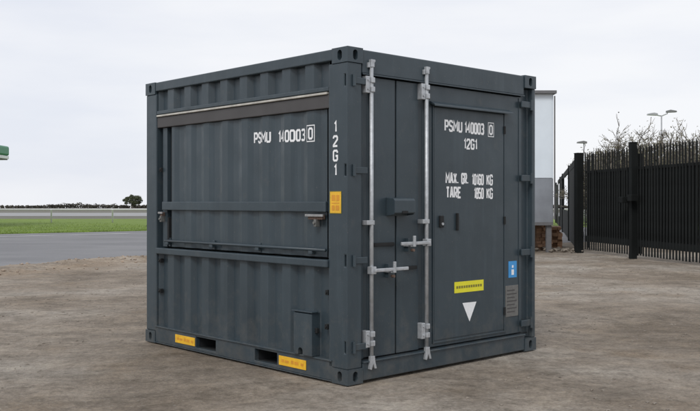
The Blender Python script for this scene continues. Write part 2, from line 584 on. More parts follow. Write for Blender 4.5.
# near post: slots for the hinge pins
o = MB().box(.002, .150, .002, .222, Z0, Z1).build('corner_post', P, ct, .010)
cut(o, [(-.05, .045, .022, .040, z - .045, z + .045) for z in HZ])
MB().prism([(CW - .150, .062), (CW - .052, .062), (CW - .044, .002), (CW - .002, .002), (CW - .002, .20), (CW - .150, .20)], 2, Z0, Z1).build('corner_post', P, ct, .008)
MB().box(.002, .150, CL - .195, CL - .002, Z0, Z1).build('corner_post', P, ct, .010)
MB().box(CW - .150, CW - .002, CL - .16, CL - .002, Z0, Z1).build('corner_post', P, ct, .010)

# ---- serving side (plane x = 0, looking along +x) --------------------------------
PITCH, C0 = .298, .320
STEEP, SOFT = (.118, .036), (.080, .066)              # recess flat and slope: side panels, hatch flap


def prof(u, depth=.047, shape=STEEP):
    """how far the corrugated sheet lies behind its ridges at position u"""
    d = abs((u - C0 + PITCH / 2) % PITCH - PITCH / 2)
    if d <= shape[0] / 2: return depth
    if d >= shape[0] / 2 + shape[1]: return 0.0
    return depth * (1 - (d - shape[0] / 2) / shape[1])


def breaks(a, b, shape=STEEP):
    out = [a, b]
    k = -3
    h = shape[0] / 2
    while C0 + k * PITCH < b + 1:
        c = C0 + k * PITCH
        for q in (-h - shape[1], -h, h, h + shape[1]):
            if a < c + q < b: out.append(c + q)
        k += 1
    return sorted(out)


def corrugated(name, u0, u1, z0, z1, x, depth=.047, mat=P, out=-1, swap=False, parent=ct, th=.003, shape=STEEP):
    """trapezoid sheet; ridges at x, recesses deeper; swap: runs along x instead of y"""
    us = breaks(u0, u1, shape)
    V, F = [], []
    for u in us:
        d = x - out * prof(u, depth, shape)
        for zz in (z0, z1):
            for t in (0, -out * th):
                V.append((u, d + t, zz) if swap else (d + t, u, zz))
    for k in range(len(us) - 1):
        a, b = 4 * k, 4 * (k + 1)
        F += [(a, b, b + 2, a + 2), (a + 1, a + 3, b + 3, b + 1), (a, a + 1, b + 1, b), (a + 2, b + 2, b + 3, a + 3)]
    F += [(0, 2, 3, 1), (len(V) - 4, len(V) - 3, len(V) - 1, len(V) - 2)]
    return MB().add(V, F).build(name, mat, parent, .006)


UA, UB = .224, CL - .197
MB().box(0, .06, .1785, CL - .1785, 2.500, 2.588).build('top_side_rail', P, ct, .008)
corrugated('upper_side_panel', UA, UB, 2.302, 2.501, .018)
MB().box(.004, .09, UA, UB, 2.268, 2.303).build('hatch_header', P, ct, .006)
MB().box(-.006, .08, UA + .012, UB - .010, 2.243, 2.261).build('header_strip', M['pale_strip'], ct, .004)
MB().box(.010, .11, UA + .002, UB - .002, 2.136, 2.241).build('awning_box', M['trim'], ct, .006)

# the hatch itself: a corrugated flap with frame strips, set back between the posts
hatch = corrugated('hatch_panel', .288, 2.560, .965, 2.134, .032, .017, shape=SOFT)
MB().box(.030, .075, UA + .002, UA + .030, .960, 2.134).build('hatch_jamb', P, ct, .003)
MB().box(.040, .085, 2.655, 2.735, .960, 2.134).build('hatch_jamb', P, ct, .003)
MB().box(.085, .095, UA, UB, .955, 2.134).build('hatch_back', M['inner'], ct)
MB().box(.006, .044, .262, 2.700, 1.322, 1.404).build('mid_rail', P, hatch, .006)
# counter bar on its brackets
MB().tube([(.006, .262, 1.022), (.006, 2.640, 1.022)], .013, 10).build('counter_bar', P, hatch, smooth=True)
for u in (.44, 1.145, 1.84, 2.60):
    MB().box(-.004, .058, u - .024, u + .024, .985, 1.012).box(.030, .058, u - .016, u + .016, .965, 1.05).build('bracket', P, hatch, .004)
MB().box(-.012, .09, UA, UB, .888, .948).build('hatch_sill', P, ct, .008)
# latches at each end of the hatch
for u0, u1, mt in ((.272, .485, M['rust']), (2.660, 2.735, M['rust'])):
    la_ = MB().box(-.004, .030, u0 + .02, u1 - .02, 1.262, 1.300).build('latch', mt, hatch, .004)
    MB().box(-.020, -.0045, u0, u1, 1.284, 1.304).build('latch_handle', M['plate_light'], la_, .004)
    um = u0 + (u1 - u0) * .45
    MB().box(-.016, .026, um - .014, um + .014, 1.205, 1.264).tube([(-.03, um, 1.235), (.02, um, 1.235)], .012).build('latch_catch', M['plate'], la_, .003)
# slide track on the left of the hatch
MB().box(.022, .052, 2.600, 2.622, 1.02, 1.25).build('slide_track', M['rubber'], hatch, .003)

corrugated('lower_side_panel', UA, UB, .172, .889, .020)
# small lugs by the posts
for u, z in ((.262, .690), (.268, .420), (2.762, .82), (2.762, .52), (2.748, 1.72)):
    MB().box(.016, .052, u - .016, u + .016, z - .020, z + .020).tube([(.006, u, z), (.04, u, z)], .009).build('lug', M['rubber'], ct, .003)

# socket cover box near the post, cable opening at its foot
o = MB().prism([(-.030, .1765), (.056, .1765), (.056, .520), (-.006, .520), (-.030, .508)], 1, .385, .612).build('socket_box', P, ct, .006)
cut(o, [(-.06, .030, .500, .556, .15, .205)])
cut(o, [([(.528 + .028 * math.cos(a), .205 + .028 * math.sin(a)) for a in [2 * math.pi * k / 16 for k in range(16)]], 0, -.06, .030)])
MB().box(-.040, .03, .372, .625, .521, .531).build('box_lid', P, o, .002)
MB().box(.0, .03, .360, .384, .36, .40).build('box_latch', M['rubber'], o, .003)

# bottom rail with two fork pockets
o = MB().box(.002, .05, .1785, CL - .1785, .014, .160).build('bottom_side_rail', P, ct, .004)
PK = ((.868, 1.178), (1.765, 2.090))
cut(o, [(-.02, .08, a, b, .040, .142) for a, b in PK])
MB().box(-.010, .075, .1785, CL - .1785, .1605, .174).build('rail_flange', P, o, .003)
MB().box(-.008, .052, .1785, CL - .1785, .006, .0135).build('rail_lip', P, o, .002)
for a, b in PK:
    MB().box(.052, CW - .06, a - .012, a - .002, .03, .155).box(.052, CW - .06, b + .002, b + .012, .03, .155).box(.052, CW - .06, a - .002, b + .002, .146, .155).box(.052, CW - .06, a - .002, b + .002, .026, .036).box(1.2, 1.21, a - .002, b + .002, .036, .146).build('fork_pocket', M['inner'], ct)
for a, b in ((.490, .838), (2.100, 2.440)):
    rf = MB().box(-.004, .0015, a, b, .050, .128).build('reflector', M['yellow'], ct, .002)
    for k in range(5):
        w = (b - a) / 5.6
        MB().box(-.0055, -.0045, a + .03 + k * w, a + .03 + k * w + w * (.5 + .3 * (k % 2)), .078, .098 + .004 * (k % 3)).build('print', M['orange_print'], rf)

# ---- the hidden sides, roof and floor -----------------------------------------
MB().box(CW - .06, CW, .1785, CL - .1785, 2.500, 2.588).build('top_side_rail', P, ct, .008)
MB().box(CW - .05, CW - .002, .1785, CL - .1785, .014, .160).build('bottom_side_rail', P, ct, .004)
corrugated('far_side_panel', .2, CL - .16, .150, 2.505, CW - .018, out=1)
corrugated('rear_panel', .15, CW - .15, .150, 2.505, CL - .018, out=1, swap=True)
MB().box(.160, CW - .1725, CL - .06, CL, 2.480, 2.588).build('rear_rail', P, ct, .008)
MB().box(.160, CW - .1725, CL - .05, CL - .002, .014, .155).build('rear_rail', P, ct, .008)
MB().box(.05, CW - .05, .06, CL - .05, 2.562, 2.572).build('roof', P, ct)
MB().box(.055, CW - .055, .06, CL - .055, .157, .168).build('floor', M['inner'], ct)

# ---- door end (plane y = 0, looking along +y) -----------------------------------
VA, VB = .161, CW - .173
MB().box(VA, VB, .006, .10, 2.398, 2.584).build('door_header', P, ct, .010)
MB().box(VA, VB, -.004, .0055, 2.388, 2.400).build('header_lip', P, ct, .003)
MB().box(VA, VB, .002, .10, .014, .150).build('door_sill', P, ct, .008)
MB().box(VA, VB, -.012, .06, .1505, .166).build('sill_lip', P, ct, .004)
MB().box(VA - .005, VB, .092, .10, .16, 2.40).build('door_gasket', M['rubber'], ct)
FY = .036                                              # face of the door leaves


def door_leaf(v0, v1, grooves):
    """flat steel leaf with pressed vertical grooves; the rods run in them"""
    z0, z1 = .178, 2.384
    prof_ = [(v0, FY)]
    for a, b in grooves:
        prof_ += [(a, FY), (a + .012, FY + .026), (b - .012, FY + .026), (b, FY)]
    prof_ += [(v1, FY), (v1, FY + .05), (v0, FY + .05)]
    return MB().prism(prof_, 2, z0, z1).build('door_leaf', P, ct, .004)


leaf_a = door_leaf(.157, .556, [(.200, .285)])
leaf_b = door_leaf(.574, 2.262, [(.835, .925)])
MB().box(.5575, .5725, FY + .012, FY + .04, .178, 2.384).build('seam_gasket', M['rubber'], leaf_b)
# leaf edge trims: a thin line on each side of the wide leaf, low cross line over the sill
MB().box(2.215, 2.255, FY - .006, FY - .0005, .19, 2.372).build('edge_strip', P, leaf_b, .002)

# wicket door in the wide leaf
WV0, WV1, WZ0, WZ1 = 1.022, 1.985, .232, 2.205
MB().box(WV0 - .016, WV0 - .003, FY - .010, FY - .0005, WZ0 - .012, WZ1 + .02).build('wicket_frame', P, leaf_b, .002)
MB().box(WV1 + .003, WV1 + .016, FY - .010, FY - .0005, WZ0 - .012, WZ1 + .02).build('wicket_frame', P, leaf_b, .002)
MB().box(WV0 - .016, WV1 + .016, FY - .010, FY - .0005, WZ0 - .026, WZ0 - .0125).build('wicket_frame', P, leaf_b, .002)
wk = MB().box(WV0 + .004, WV1 - .004, FY - .006, FY - .0004, WZ0, WZ1).build('wicket_door', P, ct, .003)
MB().prism([(FY - .0005, 2.228), (FY - .052, 2.212), (FY - .058, 2.205), (FY - .058, 2.217), (FY - .052, 2.226), (FY - .0005, 2.252)], 0, .975, 2.065).build('drip_rail', P, leaf_b, .002)
o = MB().box(1.082, 1.128, FY - .028, FY - .0065, 1.185, 1.285).build('lock_case', M['rubber'], wk, .005)
MB().tube([(1.105, FY - .036, 1.215), (1.105, FY - .020, 1.215)], .012, 12).build('lock_cylinder', M['galv'], o)
MB().box(1.304, 1.322, FY - .030, FY - .0065, 1.155, 1.305).build('pull_handle', M['rubber'], wk, .004)
for z in (2.060, 1.232, .400):
    MB().tube([(1.990, FY - .012, z - .035), (1.990, FY - .012, z + .035)], .011, 10).build('wicket_hinge', M['rubber'], wk)

# butt hinges, four on each outer post
for z in HZ:
    h = MB().box(.062, .205, -.010, .006, z - .026, z + .026).build('hinge', P, ct, .005)
    MB().tube([(.062, -.008, z - .045), (.062, -.008, z + .045)], .014, 10).build('hinge_pin', P, h)
    zz = z - .02
    h = MB().box(2.215, 2.365, -.006, .012, zz - .030, zz + .030).build('hinge', P, ct, .005)
    MB().tube([(2.365, -.006, zz - .05), (2.365, -.006, zz + .05)], .015, 10).build('hinge_pin', P, h)

# lock rods with bearings, cams, keepers and handles
G = M['galv']
for v, ztop, zbot, hz_, hdir in ((.246, 2.512, .100, .868, 1), (.886, 2.522, .098, 1.066, -1)):
    ry = -.008
    rod = MB().tube([(v, ry, zbot + .05), (v, ry, ztop - .02)], .0165, 14).build('lock_rod', G, ct, smooth=True)
    for zb in (2.315, .335):
        br = MB().box(v - .062, v - .017, ry - .006, FY + .006, zb - .066, zb + .066).box(v - .0165, v + .022, ry - .022, ry + .024, zb - .058, zb - .014).box(v - .0165, v + .022, ry - .022, ry + .024, zb + .014, zb + .058).build('bearing_bracket', G, rod, .005)
        for dz in (-.036, .036):
            MB().tube([(v - .040, ry - .014, zb + dz), (v - .040, ry - .004, zb + dz)], .009, 8).build('bolt', G, br)
    MB().box(v - .062, v + .020, ry - .018, FY + .003, 1.222, 1.258).build('rod_guide', G, rod, .004)
    # cams: a hooked finger at each end, with the keeper plate on header or sill
    MB().prism([(v - .018, ztop - .06), (v + .018, ztop - .06), (v + .018, ztop - .026), (v + .030, ztop - .012), (v + .026, ztop), (v - .018, ztop)], 1, ry - .018, ry + .013).build('cam', G, rod, .003)
    MB().prism([(v - .022, zbot + .10), (v + .022, zbot + .10), (v + .028, zbot + .05), (v + .044, zbot), (v + .022, zbot), (v + .006, zbot + .04), (v - .012, zbot - .006), (v - .030, zbot), (v - .024, zbot + .05)], 1, ry - .018, ry + .010).build('cam', G, rod, .003)
    MB().box(v - .036, v - .0185, ry - .006, .010, ztop - .065, ztop - .025).build('keeper', G, rod, .003)
    # handle, its catch and the padlock eye
    a, b = (v, v + .375) if hdir > 0 else (v - .345, v)
    hd = MB().box(a, b, ry - .050, ry - .030, hz_ - .014, hz_ + .014).build('handle', G, rod, .006)
    MB().box(v - .026, v + .026, ry - .032, ry + .022, hz_ - .030, hz_ + .030).build('handle_hub', G, hd, .005)
    m_ = v + hdir * .205
    MB().box(m_ - .013, m_ + .013, ry - .062, ry - .045, hz_ - .028, hz_ + .062).build('handle_catch', G, hd, .004)
    MB().box(m_ - .030, m_ + .030, ry - .045, FY + .003, hz_ - .026, hz_ - .018).build('catch_plate', G, hd, .002)
    MB().tube([(m_, ry - .050, hz_ - .055), (m_, ry - .020, hz_ - .055)], .012, 12).build('catch_knob', M['rust'], hd)
    MB().box(m_ - .010, m_ + .010, -.002, FY + .002, hz_ - .07, hz_ + .04).build('catch_bracket', P, hd, .003)
# dark bars in line with the handles
MB().box(.300, .530, FY - .020, FY - .0005, 1.050, 1.078).build('dark_bar', M['rubber'], leaf_a, .003)
MB().box(.640, .800, FY - .020, FY - .0005, .850, .878).build('dark_bar', M['rubber'], leaf_b, .003)
# lock box over the seam: hooded, open underneath
lb_ = MB().prism([(FY - .0006, 1.288), (FY - .085, 1.300), (FY - .100, 1.318), (FY - .100, 1.412), (FY - .085, 1.430), (FY - .0006, 1.438)], 0, .452, .690).build('lock_box', P, ct, .006)
cut(lb_, [(.460, .682, FY - .09, FY - .012, 1.20, 1.405)])
MB().box(.535, .600, FY - .105, FY - .1005, 1.31, 1.33).build('box_lip', M['rubber'], lb_)


# ---- lettering ------------------------------------------------------------------
GLYPH = {  # strokes on a 4 x 6 field; a stroke whose ends meet is a closed loop
    'P': [[(0, 0), (0, 6), (3.2, 6), (4, 5.2), (4, 3.4), (3.2, 2.6), (.5, 2.6)]],
    'S': [[(4, 4.8), (4, 5.3), (3.3, 6), (.7, 6), (0, 5.3), (0, 3.9), (.7, 3.2), (3.3, 2.8), (4, 2.1), (4, .7), (3.3, 0), (.7, 0), (0, .7), (0, 1.2)]],
    'M': [[(0, 0), (0, 6), (2, 2.4), (4, 6), (4, 0)]],
    'U': [[(0, 6), (0, .7), (.7, 0), (3.3, 0), (4, .7), (4, 6)]],
    '1': [[(.9, 4.7), (2.2, 6), (2.2, 0)]],
    '4': [[(3, 0), (3, 6), (0, 2.1), (4, 2.1)]],
    '0': [[(.8, 0), (3.2, 0), (4, .8), (4, 5.2), (3.2, 6), (.8, 6), (0, 5.2), (0, .8), (.8, 0)]],
    '3': [[(0, 5.3), (.7, 6), (3.3, 6), (4, 5.3), (4, 3.8), (3.2, 3.1), (4, 2.4), (4, .7), (3.3, 0), (.7, 0), (0, .7)], [(1.3, 3.1), (2.9, 3.1)]],
    '2': [[(0, 4.6), (0, 5.3), (.7, 6), (3.3, 6), (4, 5.3), (4, 3.9), (0, .5), (0, 0), (4, 0)]],
    'G': [[(4, 4.6), (4, 5.3), (3.3, 6), (.7, 6), (0, 5.3), (0, .7), (.7, 0), (3.3, 0), (4, .7), (4, 2.8), (2.2, 2.8)]],
    '6': [[(4, 4.9), (4, 5.3), (3.3, 6), (.7, 6), (0, 5.3), (0, .7), (.7, 0), (3.3, 0), (4, .7), (4, 2.6), (3.3, 3.3), (.5, 3.3)]],
    '8': [[(.8, 0), (3.2, 0), (4, .8), (4, 5.2), (3.2, 6), (.8, 6), (0, 5.2), (0, .8), (.8, 0)], [(.5, 3.1), (3.5, 3.1)]],
    '5': [[(4, 6), (0, 6), (0, 3.4), (3.3, 3.4), (4, 2.7), (4, .7), (3.3, 0), (.7, 0), (0, .7)]],
    'A': [[(0, 0), (1.6, 6), (2.4, 6), (4, 0)], [(.9, 1.9), (3.1, 1.9)]],
    'X': [[(0, 0), (4, 6)], [(0, 6), (1.8, 3.3)], [(2.2, 2.7), (4, 0)]],
    'R': [[(0, 0), (0, 6), (3.2, 6), (4, 5.2), (4, 3.6), (3.2, 2.8), (.5, 2.8)], [(2.0, 2.4), (4, 0)]],
    'T': [[(0, 6), (4, 6)], [(2, 5.5), (2, 0)]],
    'E': [[(4, 6), (0, 6), (0, 0), (4, 0)], [(.5, 3.1), (3.2, 3.1)]],
    'K': [[(0, 0), (0, 6)], [(4, 6), (.6, 2.9)], [(1.7, 3.3), (4, 0)]],
    '.': [[(1.0, 0), (1.0, .7)]],
}


def strip(pts, t):
    """a polyline thickened to a mitred ribbon"""
    closed = pts[0] == pts[-1]
    p = [Vector(q) for q in (pts[:-1] if closed else pts)]
    n = len(p); L_, R_ = [], []
    for i in range(n):
        a = p[i] - p[i - 1] if (closed or i > 0) else p[i + 1] - p[i]
        b = p[(i + 1) % n] - p[i] if (closed or i < n - 1) else a
        a, b = a.normalized(), b.normalized()
        na, nb = Vector((-a.y, a.x)), Vector((-b.y, b.x))
        m = (na + nb).normalized()
        k = min(1 / max(m.dot(na), .45), 1.8) * t / 2
        L_.append(p[i] + m * k); R_.append(p[i] - m * k)
    m = n if closed else n - 1
    return L_ + R_, [(i, (i + 1) % n, n + (i + 1) % n, n + i) for i in range(m)]


def text_mesh(s, w, h, bold=1.0):
    """block stencil lettering scaled to w x h, origin lower left; z carries a hair of lift per stroke"""
    adv = [(2.2 if c in '1' else 1.4 if c == '.' else 5.0 if c == 'M' else 4.0) for c in s]
    gap = 2.1
    tot = sum(adv) + gap * (len(s) - 1)
    t = min(.020, h * .175) * bold
    sx, sy = (w - t) / tot, (h - t) / 6
    bm = bmesh.new(); x = 0
    for c, a in zip(s, adv):
        for k, st in enumerate(GLYPH[c]):
            off = .5 if c == '1' else .4 if c == '.' else 0
            V, F = strip([(t / 2 + (x + px_ * (1.25 if c == 'M' else 1) - off) * sx, t / 2 + py_ * sy) for px_, py_ in st], t)
            vs = [bm.verts.new((q.x, q.y, k * .0003)) for q in V]
            for f in F: bm.faces.new([vs[i] for i in f])
        x += a + gap
    return bm


def lettering_side(s, u_left, u_right, z0, z1, x, depth, parent):
    bm = text_mesh(s, u_left - u_right, z1 - z0)
    for q in bm.verts: q.co = Vector((-q.co.z, u_left - q.co.x, z0 + q.co.y))
    if depth:
        for b in breaks(u_right, u_left, SOFT)[1:-1]:
            bmesh.ops.bisect_plane(bm, geom=bm.verts[:] + bm.edges[:] + bm.faces[:], plane_co=(0, b, 0), plane_no=(0, 1, 0))
    for q in bm.verts: q.co.x += x + (prof(q.co.y, depth, SOFT) - .0030 if depth else -.0015)
    me = bpy.data.meshes.new('lettering'); bm.to_mesh(me); bm.free(); me.materials.append(M['white'])
    return link_mesh('lettering', me, parent)


def lettering_end(s, v0, v1, z0, z1, y, parent, mat='white', bold=1.0):
    bm = text_mesh(s, v1 - v0, z1 - z0, bold)
    for q in bm.verts: q.co = Vector((v0 + q.co.x, y - .0015 - q.co.z, z0 + q.co.y))
    me = bpy.data.meshes.new('lettering'); bm.to_mesh(me); bm.free(); me.materials.append(M[mat])
    return link_mesh('lettering', me, parent)


lettering_side('PSMU', 1.246, .994, 1.904, 2.004, .032, .017, hatch)
lettering_side('140003', .910, .548, 1.896, 1.998, .032, .017, hatch)
lettering_side('0', .500, .440, 1.902, 2.000, .032, .017, hatch)
for (a, b, c, d) in ((.420, .426, 1.884, 2.020), (.514, .520, 1.884, 2.020), (.426, .514, 1.884, 1.892), (.426, .514, 2.012, 2.020)):
    us = [a] + [q for q in breaks(a, b, SOFT)[1:-1]] + [b]
    mb = MB()
    for k in range(len(us) - 1):
        p0, p1 = .029 + prof(us[k], .017, SOFT), .029 + prof(us[k + 1], .017, SOFT)
        mb.add([(p0, us[k], c), (p1, us[k + 1], c), (p1, us[k + 1], d), (p0, us[k], d)], [(0, 1, 2, 3)])
    mb.build('check_digit_box', M['white'], hatch)
for k, ch in enumerate('12G1'):                           # size code down the near post
    zt = 2.030 - k * .112
    w = .040 if ch == '1' else .060
    lettering_side(ch, .140 + w / 2, .140 - w / 2, zt - .092, zt, .002, 0, ct)
WY = FY - .006
lettering_end('PSMU', 1.155, 1.392, 2.004, 2.106, WY, wk)
lettering_end('140003', 1.420, 1.695, 2.000, 2.104, WY, wk)
lettering_end('0', 1.766, 1.820, 2.006, 2.098, WY, wk)
for (a, b, c, d) in ((1.750, 1.756, 1.988, 2.118), (1.830, 1.836, 1.988, 2.118), (1.756, 1.830, 1.988, 1.995), (1.756, 1.830, 2.111, 2.118)):
    MB().add([(a, WY - .0015, c), (b, WY - .0015, c), (b, WY - .0015, d), (a, WY - .0015, d)], [(0, 1, 2, 3)]).build('check_digit_box', M['white'], wk)
lettering_end('12G1', 1.408, 1.600, 1.862, 1.958, WY, wk)
lettering_end('MAX.', 1.168, 1.345, 1.556, 1.655, WY, wk)
lettering_end('GR.', 1.375, 1.478, 1.556, 1.655, WY, wk)
lettering_end('TARE', 1.172, 1.378, 1.432, 1.534, WY, wk)
for w_, a, b, zz in (('10160', 1.520, 1.690, 1.550), ('KG', 1.728, 1.820, 1.550), ('1850', 1.550, 1.690, 1.428), ('KG', 1.728, 1.820, 1.428)):
    lettering_end(w_, a, b, zz, zz + .100, WY, wk, bold=.9)

# stickers on the end and on the post
st = MB().box(1.286, 1.686, WY - .002, WY - .0003, .612, .708).build('yellow_label', M['label_yellow'], wk)
for k in range(11):
    a = 1.310 + k * .0325
    MB().box(a, a + .024, WY - .0032, WY - .0021, .650, .672).build('print', M['black_print'], st)
MB().add([(1.393, WY - .0016, .520), (1.586, WY - .0016, .518), (1.4895, WY - .0016, .350)], [(0, 1, 2)]).build('warning_triangle', M['white'], wk)
st = MB().box(2.062, 2.186, FY - .0025, FY - .0003, .700, .852).build('blue_label', M['blue'], leaf_b)
MB().box(2.112, 2.136, FY - .0035, FY - .0026, .790, .814).box(2.106, 2.142, FY - .0035, FY - .0026, .725, .775).build('print', M['white'], st)
st = MB().box(2.012, 2.208, FY - .005, FY - .0003, .340, .628).build('data_plate', M['plate'], leaf_b, .002)
for k in range(7):
    MB().box(2.035, 2.150 + .03 * (k % 2), FY - .0065, FY - .0051, .380 + .033 * k, .390 + .033 * k).build('print', M['trim'], st)
st = MB().box(-.0012, .0008, .075, .200, 1.316, 1.480).build('amber_label', M['yellow'], ct, .0006)
for a, b, c, d in ((.092, .128, 1.410, 1.455), (.140, .180, 1.410, 1.455), (.095, .180, 1.388, 1.396), (.095, .135, 1.335, 1.375), (.147, .180, 1.335, 1.375)):
    MB().box(-.0024, -.0013, a, b, c, d).build('print', M['orange_print'], st)
for a, b, c, d in ((.070, .0745, 1.311, 1.485), (.2005, .205, 1.311, 1.485), (.0745, .2005, 1.311, 1.3155), (.0745, .2005, 1.4805, 1.485)):
    MB().box(-.0011, .0008, a, b, c, d).build('label_border', M['black_print'], st)

# ================================================================== GATES AND FENCE
M['gate'] = simple('black_green_powder_coat', (0.007, 0.0085, 0.0085), 0.75, 0, 0.25, 2.5, 0.1, 60)
M['pale_paint'] = simple('dark_olive_pale_paint', (0.009, 0.011, 0.011), 0.6, 0, 0.5, 3.0)
GA, GB = np.array([6.54, 24.80]), np.array([7.57, 19.10])        # line of the gates on the ground
GD = (GB - GA) / np.linalg.norm(GB - GA)
GROT = math.atan2(GD[1], GD[0])                                   # local x along the gates, towards the camera; local -y faces the yard
gl = float(np.linalg.norm(GB - GA))
MEET = 3.06                                                       # where the two leaves meet


def pale_mesh(h, w=.068):
    """W-section palisade pale with a pointed, splayed head"""
    us = (-w / 2, -w / 4, 0, w / 4, w / 2)
    ds = (0, -.014, -.002, -.014, 0)
    tops = (h - .075, h - .02, h - .045, h - .02, h - .075)
    tops = (h - .10, h - .03, h, h - .03, h - .10)
    V, F = [], []
    for t in (0, .0035):
        for u, d, tp in zip(us, ds, tops):
            V += [(u, d + t, 0), (u, d + t, tp)]
    for k in range(4):
        a = 2 * k
        F += [(a, a + 2, a + 3, a + 1), (10 + a, 11 + a, 13 + a, 12 + a), (a, 10 + a, 12 + a, a + 2), (a + 1, a + 3, 13 + a, 11 + a)]
    F += [(0, 1, 11, 10), (8, 18, 19, 9)]
    return MB().add(V, F).mesh('pale', M['pale_paint'])


for k in ('gate', 'pale_paint'): M[k].node_tree.nodes['Principled BSDF'].inputs['Specular IOR Level'].default_value = 0.2
PALE = pale_mesh(2.71)


def gate_leaf(s0, s1, label):
    o3 = GA + GD * s0
    g = empty('palisade_gate', (o3[0], o3[1], 0), GROT)
    tag(g, label, 'gate', 'black palisade gates at the yard entrance')
    w = s1 - s0
    MB().box(0, w, .0, .05, 2.20, 2.27).build('top_rail', M['gate'], g, .006)
    MB().box(0, w, -.004, .06, .30, .46).build('bottom_rail', M['gate'], g, .006)
    MB().box(0, .06, .052, .11, .12, 2.60).build('stile', M['gate'], g, .006)
    MB().box(w - .06, w, .052, .11, .12, 2.60).build('stile', M['gate'], g, .006)
    nb = 5
    for k in range(nb):
        MB().box(.062 + k * (w - .124) / nb + .004, .062 + (k + 1) * (w - .124) / nb - .004, .022, .026, .461, 2.198).build('backing_sheet', M['gate'], g)
    npal = int(round((w - .06) / .132))
    for k in range(npal):
        p = link_mesh('pale', PALE, g)
        p.location = (.05 + (w - .10) * k / (npal - 1), -.006, .085 + random.uniform(-.008, .008))
        p.rotation_euler = (random.uniform(-.004, .004), random.gauss(0, .006), random.uniform(-.09, .09))
    return g


ga = gate_leaf(.14, MEET - .02, 'black palisade gate leaf between the two dark gate posts')
gb = gate_leaf(MEET + .02, gl + .62, 'black palisade gate leaf cut off by the right edge of the picture')


def gate_post(s, h, w, name, label, cap=True):
    q = GA + GD * s
    g = empty(name, (q[0], q[1], 0), GROT)
    tag(g, label, 'post', 'gate posts')
    MB().box(-w / 2, w / 2, -w / 2 - .10, w / 2 - .10, -.02, h).build('shaft', M['gate'], g, .008)
    MB().box(-w / 2 - .008, w / 2 + .008, -w / 2 - .108, w / 2 - .092, h + .0005, h + .02).build('cap', M['gate'], g, .004)
    for z in ((.5, 2.15) if cap else ()):
        MB().tube([(w / 2 + .02, -.03, z - .07), (w / 2 + .02, -.03, z + .07)], .022, 10).box(w / 2, w / 2 + .03, -.06, -.01, z - .03, z + .03).build('hinge', M['gate'], g)
    return g


gate_post(-.02, 2.76, .20, 'gate_post', 'thick black gate post where the gates meet the receding fence')
gm = gate_post(MEET, 2.86, .15, 'gate_post', 'black middle gate post carrying the lock between two leaves', False)
gate_post(gl + .80, 2.80, .20, 'gate_post', 'black outer gate post beyond the right edge of the picture')
lk = MB().box(-.30, -.08, -.34, -.176, 1.38, 1.53).build('lock_case', M['gate'], gm, .012)
MB().box(.08, .30, -.30, -.13, 1.42, 1.58).build('lock_case', M['gate'], gm, .012)
MB().tube([(-.08, -.22, 1.47), (.08, -.22, 1.49)], .018, 8).build('slide_bolt', M['gate'], gm)

# the fence that runs back from the gate post
HA, HB = GA + np.array([-.05, .25]), np.array([12.75, 54.0])
HD = (HB - HA) / np.linalg.norm(HB - HA)
HROT = math.atan2(HD[1], HD[0])


def along(pxx):
    """distance along the receding fence at which it crosses a sight line of slope (px-350)/f"""
    k = (pxx - 350) / FPX
    return (k * HA[1] - HA[0]) / (HD[0] - k * HD[1])


fr = empty('boundary_fence', (HA[0], HA[1], 0), HROT)
tag(fr, 'dark boundary fence running back behind the gate post, with open gaps', 'fence')
FL = float(np.linalg.norm(HB - HA))
stops = [0.25, along(569.5), along(563.0), along(560.5), along(556.0), FL]
MB().box(.1, FL, -.03, .03, 2.50, 2.72).build('top_rail', M['gate'], fr, .01)
for s in (stops[1], stops[2], stops[3], stops[4]):
    MB().box(s - .06, s + .06, -.06, .06, -.05, 2.76).build('post', M['gate'], fr, .01)
MB().box(stops[0], stops[1] - .06, -.02, .02, .02, 2.50).build('sheet', M['gate'], fr)
MB().box(stops[1] + .06, stops[2] - .06, -.02, .02, .02, 1.05).build('sheet', M['gate'], fr)
MB().box(stops[2] + .06, stops[3] - .06, -.02, .02, .02, 2.50).build('sheet', M['gate'], fr)
MB().box(stops[3] + .06, stops[4] - .06, -.02, .02, .02, .55).build('sheet', M['gate'], fr)
MB().box(stops[4] + .06, FL, -.02, .02, .02, 2.50).build('sheet', M['gate'], fr)

# ================================================================== BUILDING BEHIND, TIMBER
M['reflection_pale'] = simple('pale_reflection_cladding', (0.72, 0.79, 0.85), 0.4, 0, 0.05, 1.2)  # reflected sky of a shiny wall, put into the colour
M['reflection_grey'] = simple('grey_reflection_cladding', (0.30, 0.32, 0.35), 0.28, 0.5, 0.15, 1.5)  # ground reflected in the shiny lower wall, painted as grey
M['roof_edge'] = simple('dark_roof_edge', (0.14, 0.14, 0.145), 0.5)
M['wood'] = simple('brown_timber', (0.30, 0.18, 0.11), 0.85, 0, 0.4, 5, 0.5, 30, stretch=(.4, 3, 3))
BD = 25.0
bx1 = (553.2 - 350) / FPX * BD
bd = empty('raised_building', (bx1 - 2.0, BD, 0), 0)
tag(bd, 'tall building with painted pale blue and grey reflections just behind the container', 'building')


def ribbed(x0, x1, y, z0, z1, name, mat, parent, pitch=1.04):
    poly = []
    x = x0
    while x < x1 - 1e-6:
        e_ = min(x + pitch, x1)
        poly += [(x, y), (x + (e_ - x) * .975, y), (x + (e_ - x) * .98, y + .012), (x + (e_ - x) * .995, y + .012)]
        x = e_
    poly += [(x1, y), (x1, y + .12), (x0, y + .12)]
    return MB().prism(poly, 2, z0, z1).build(name, mat, parent)


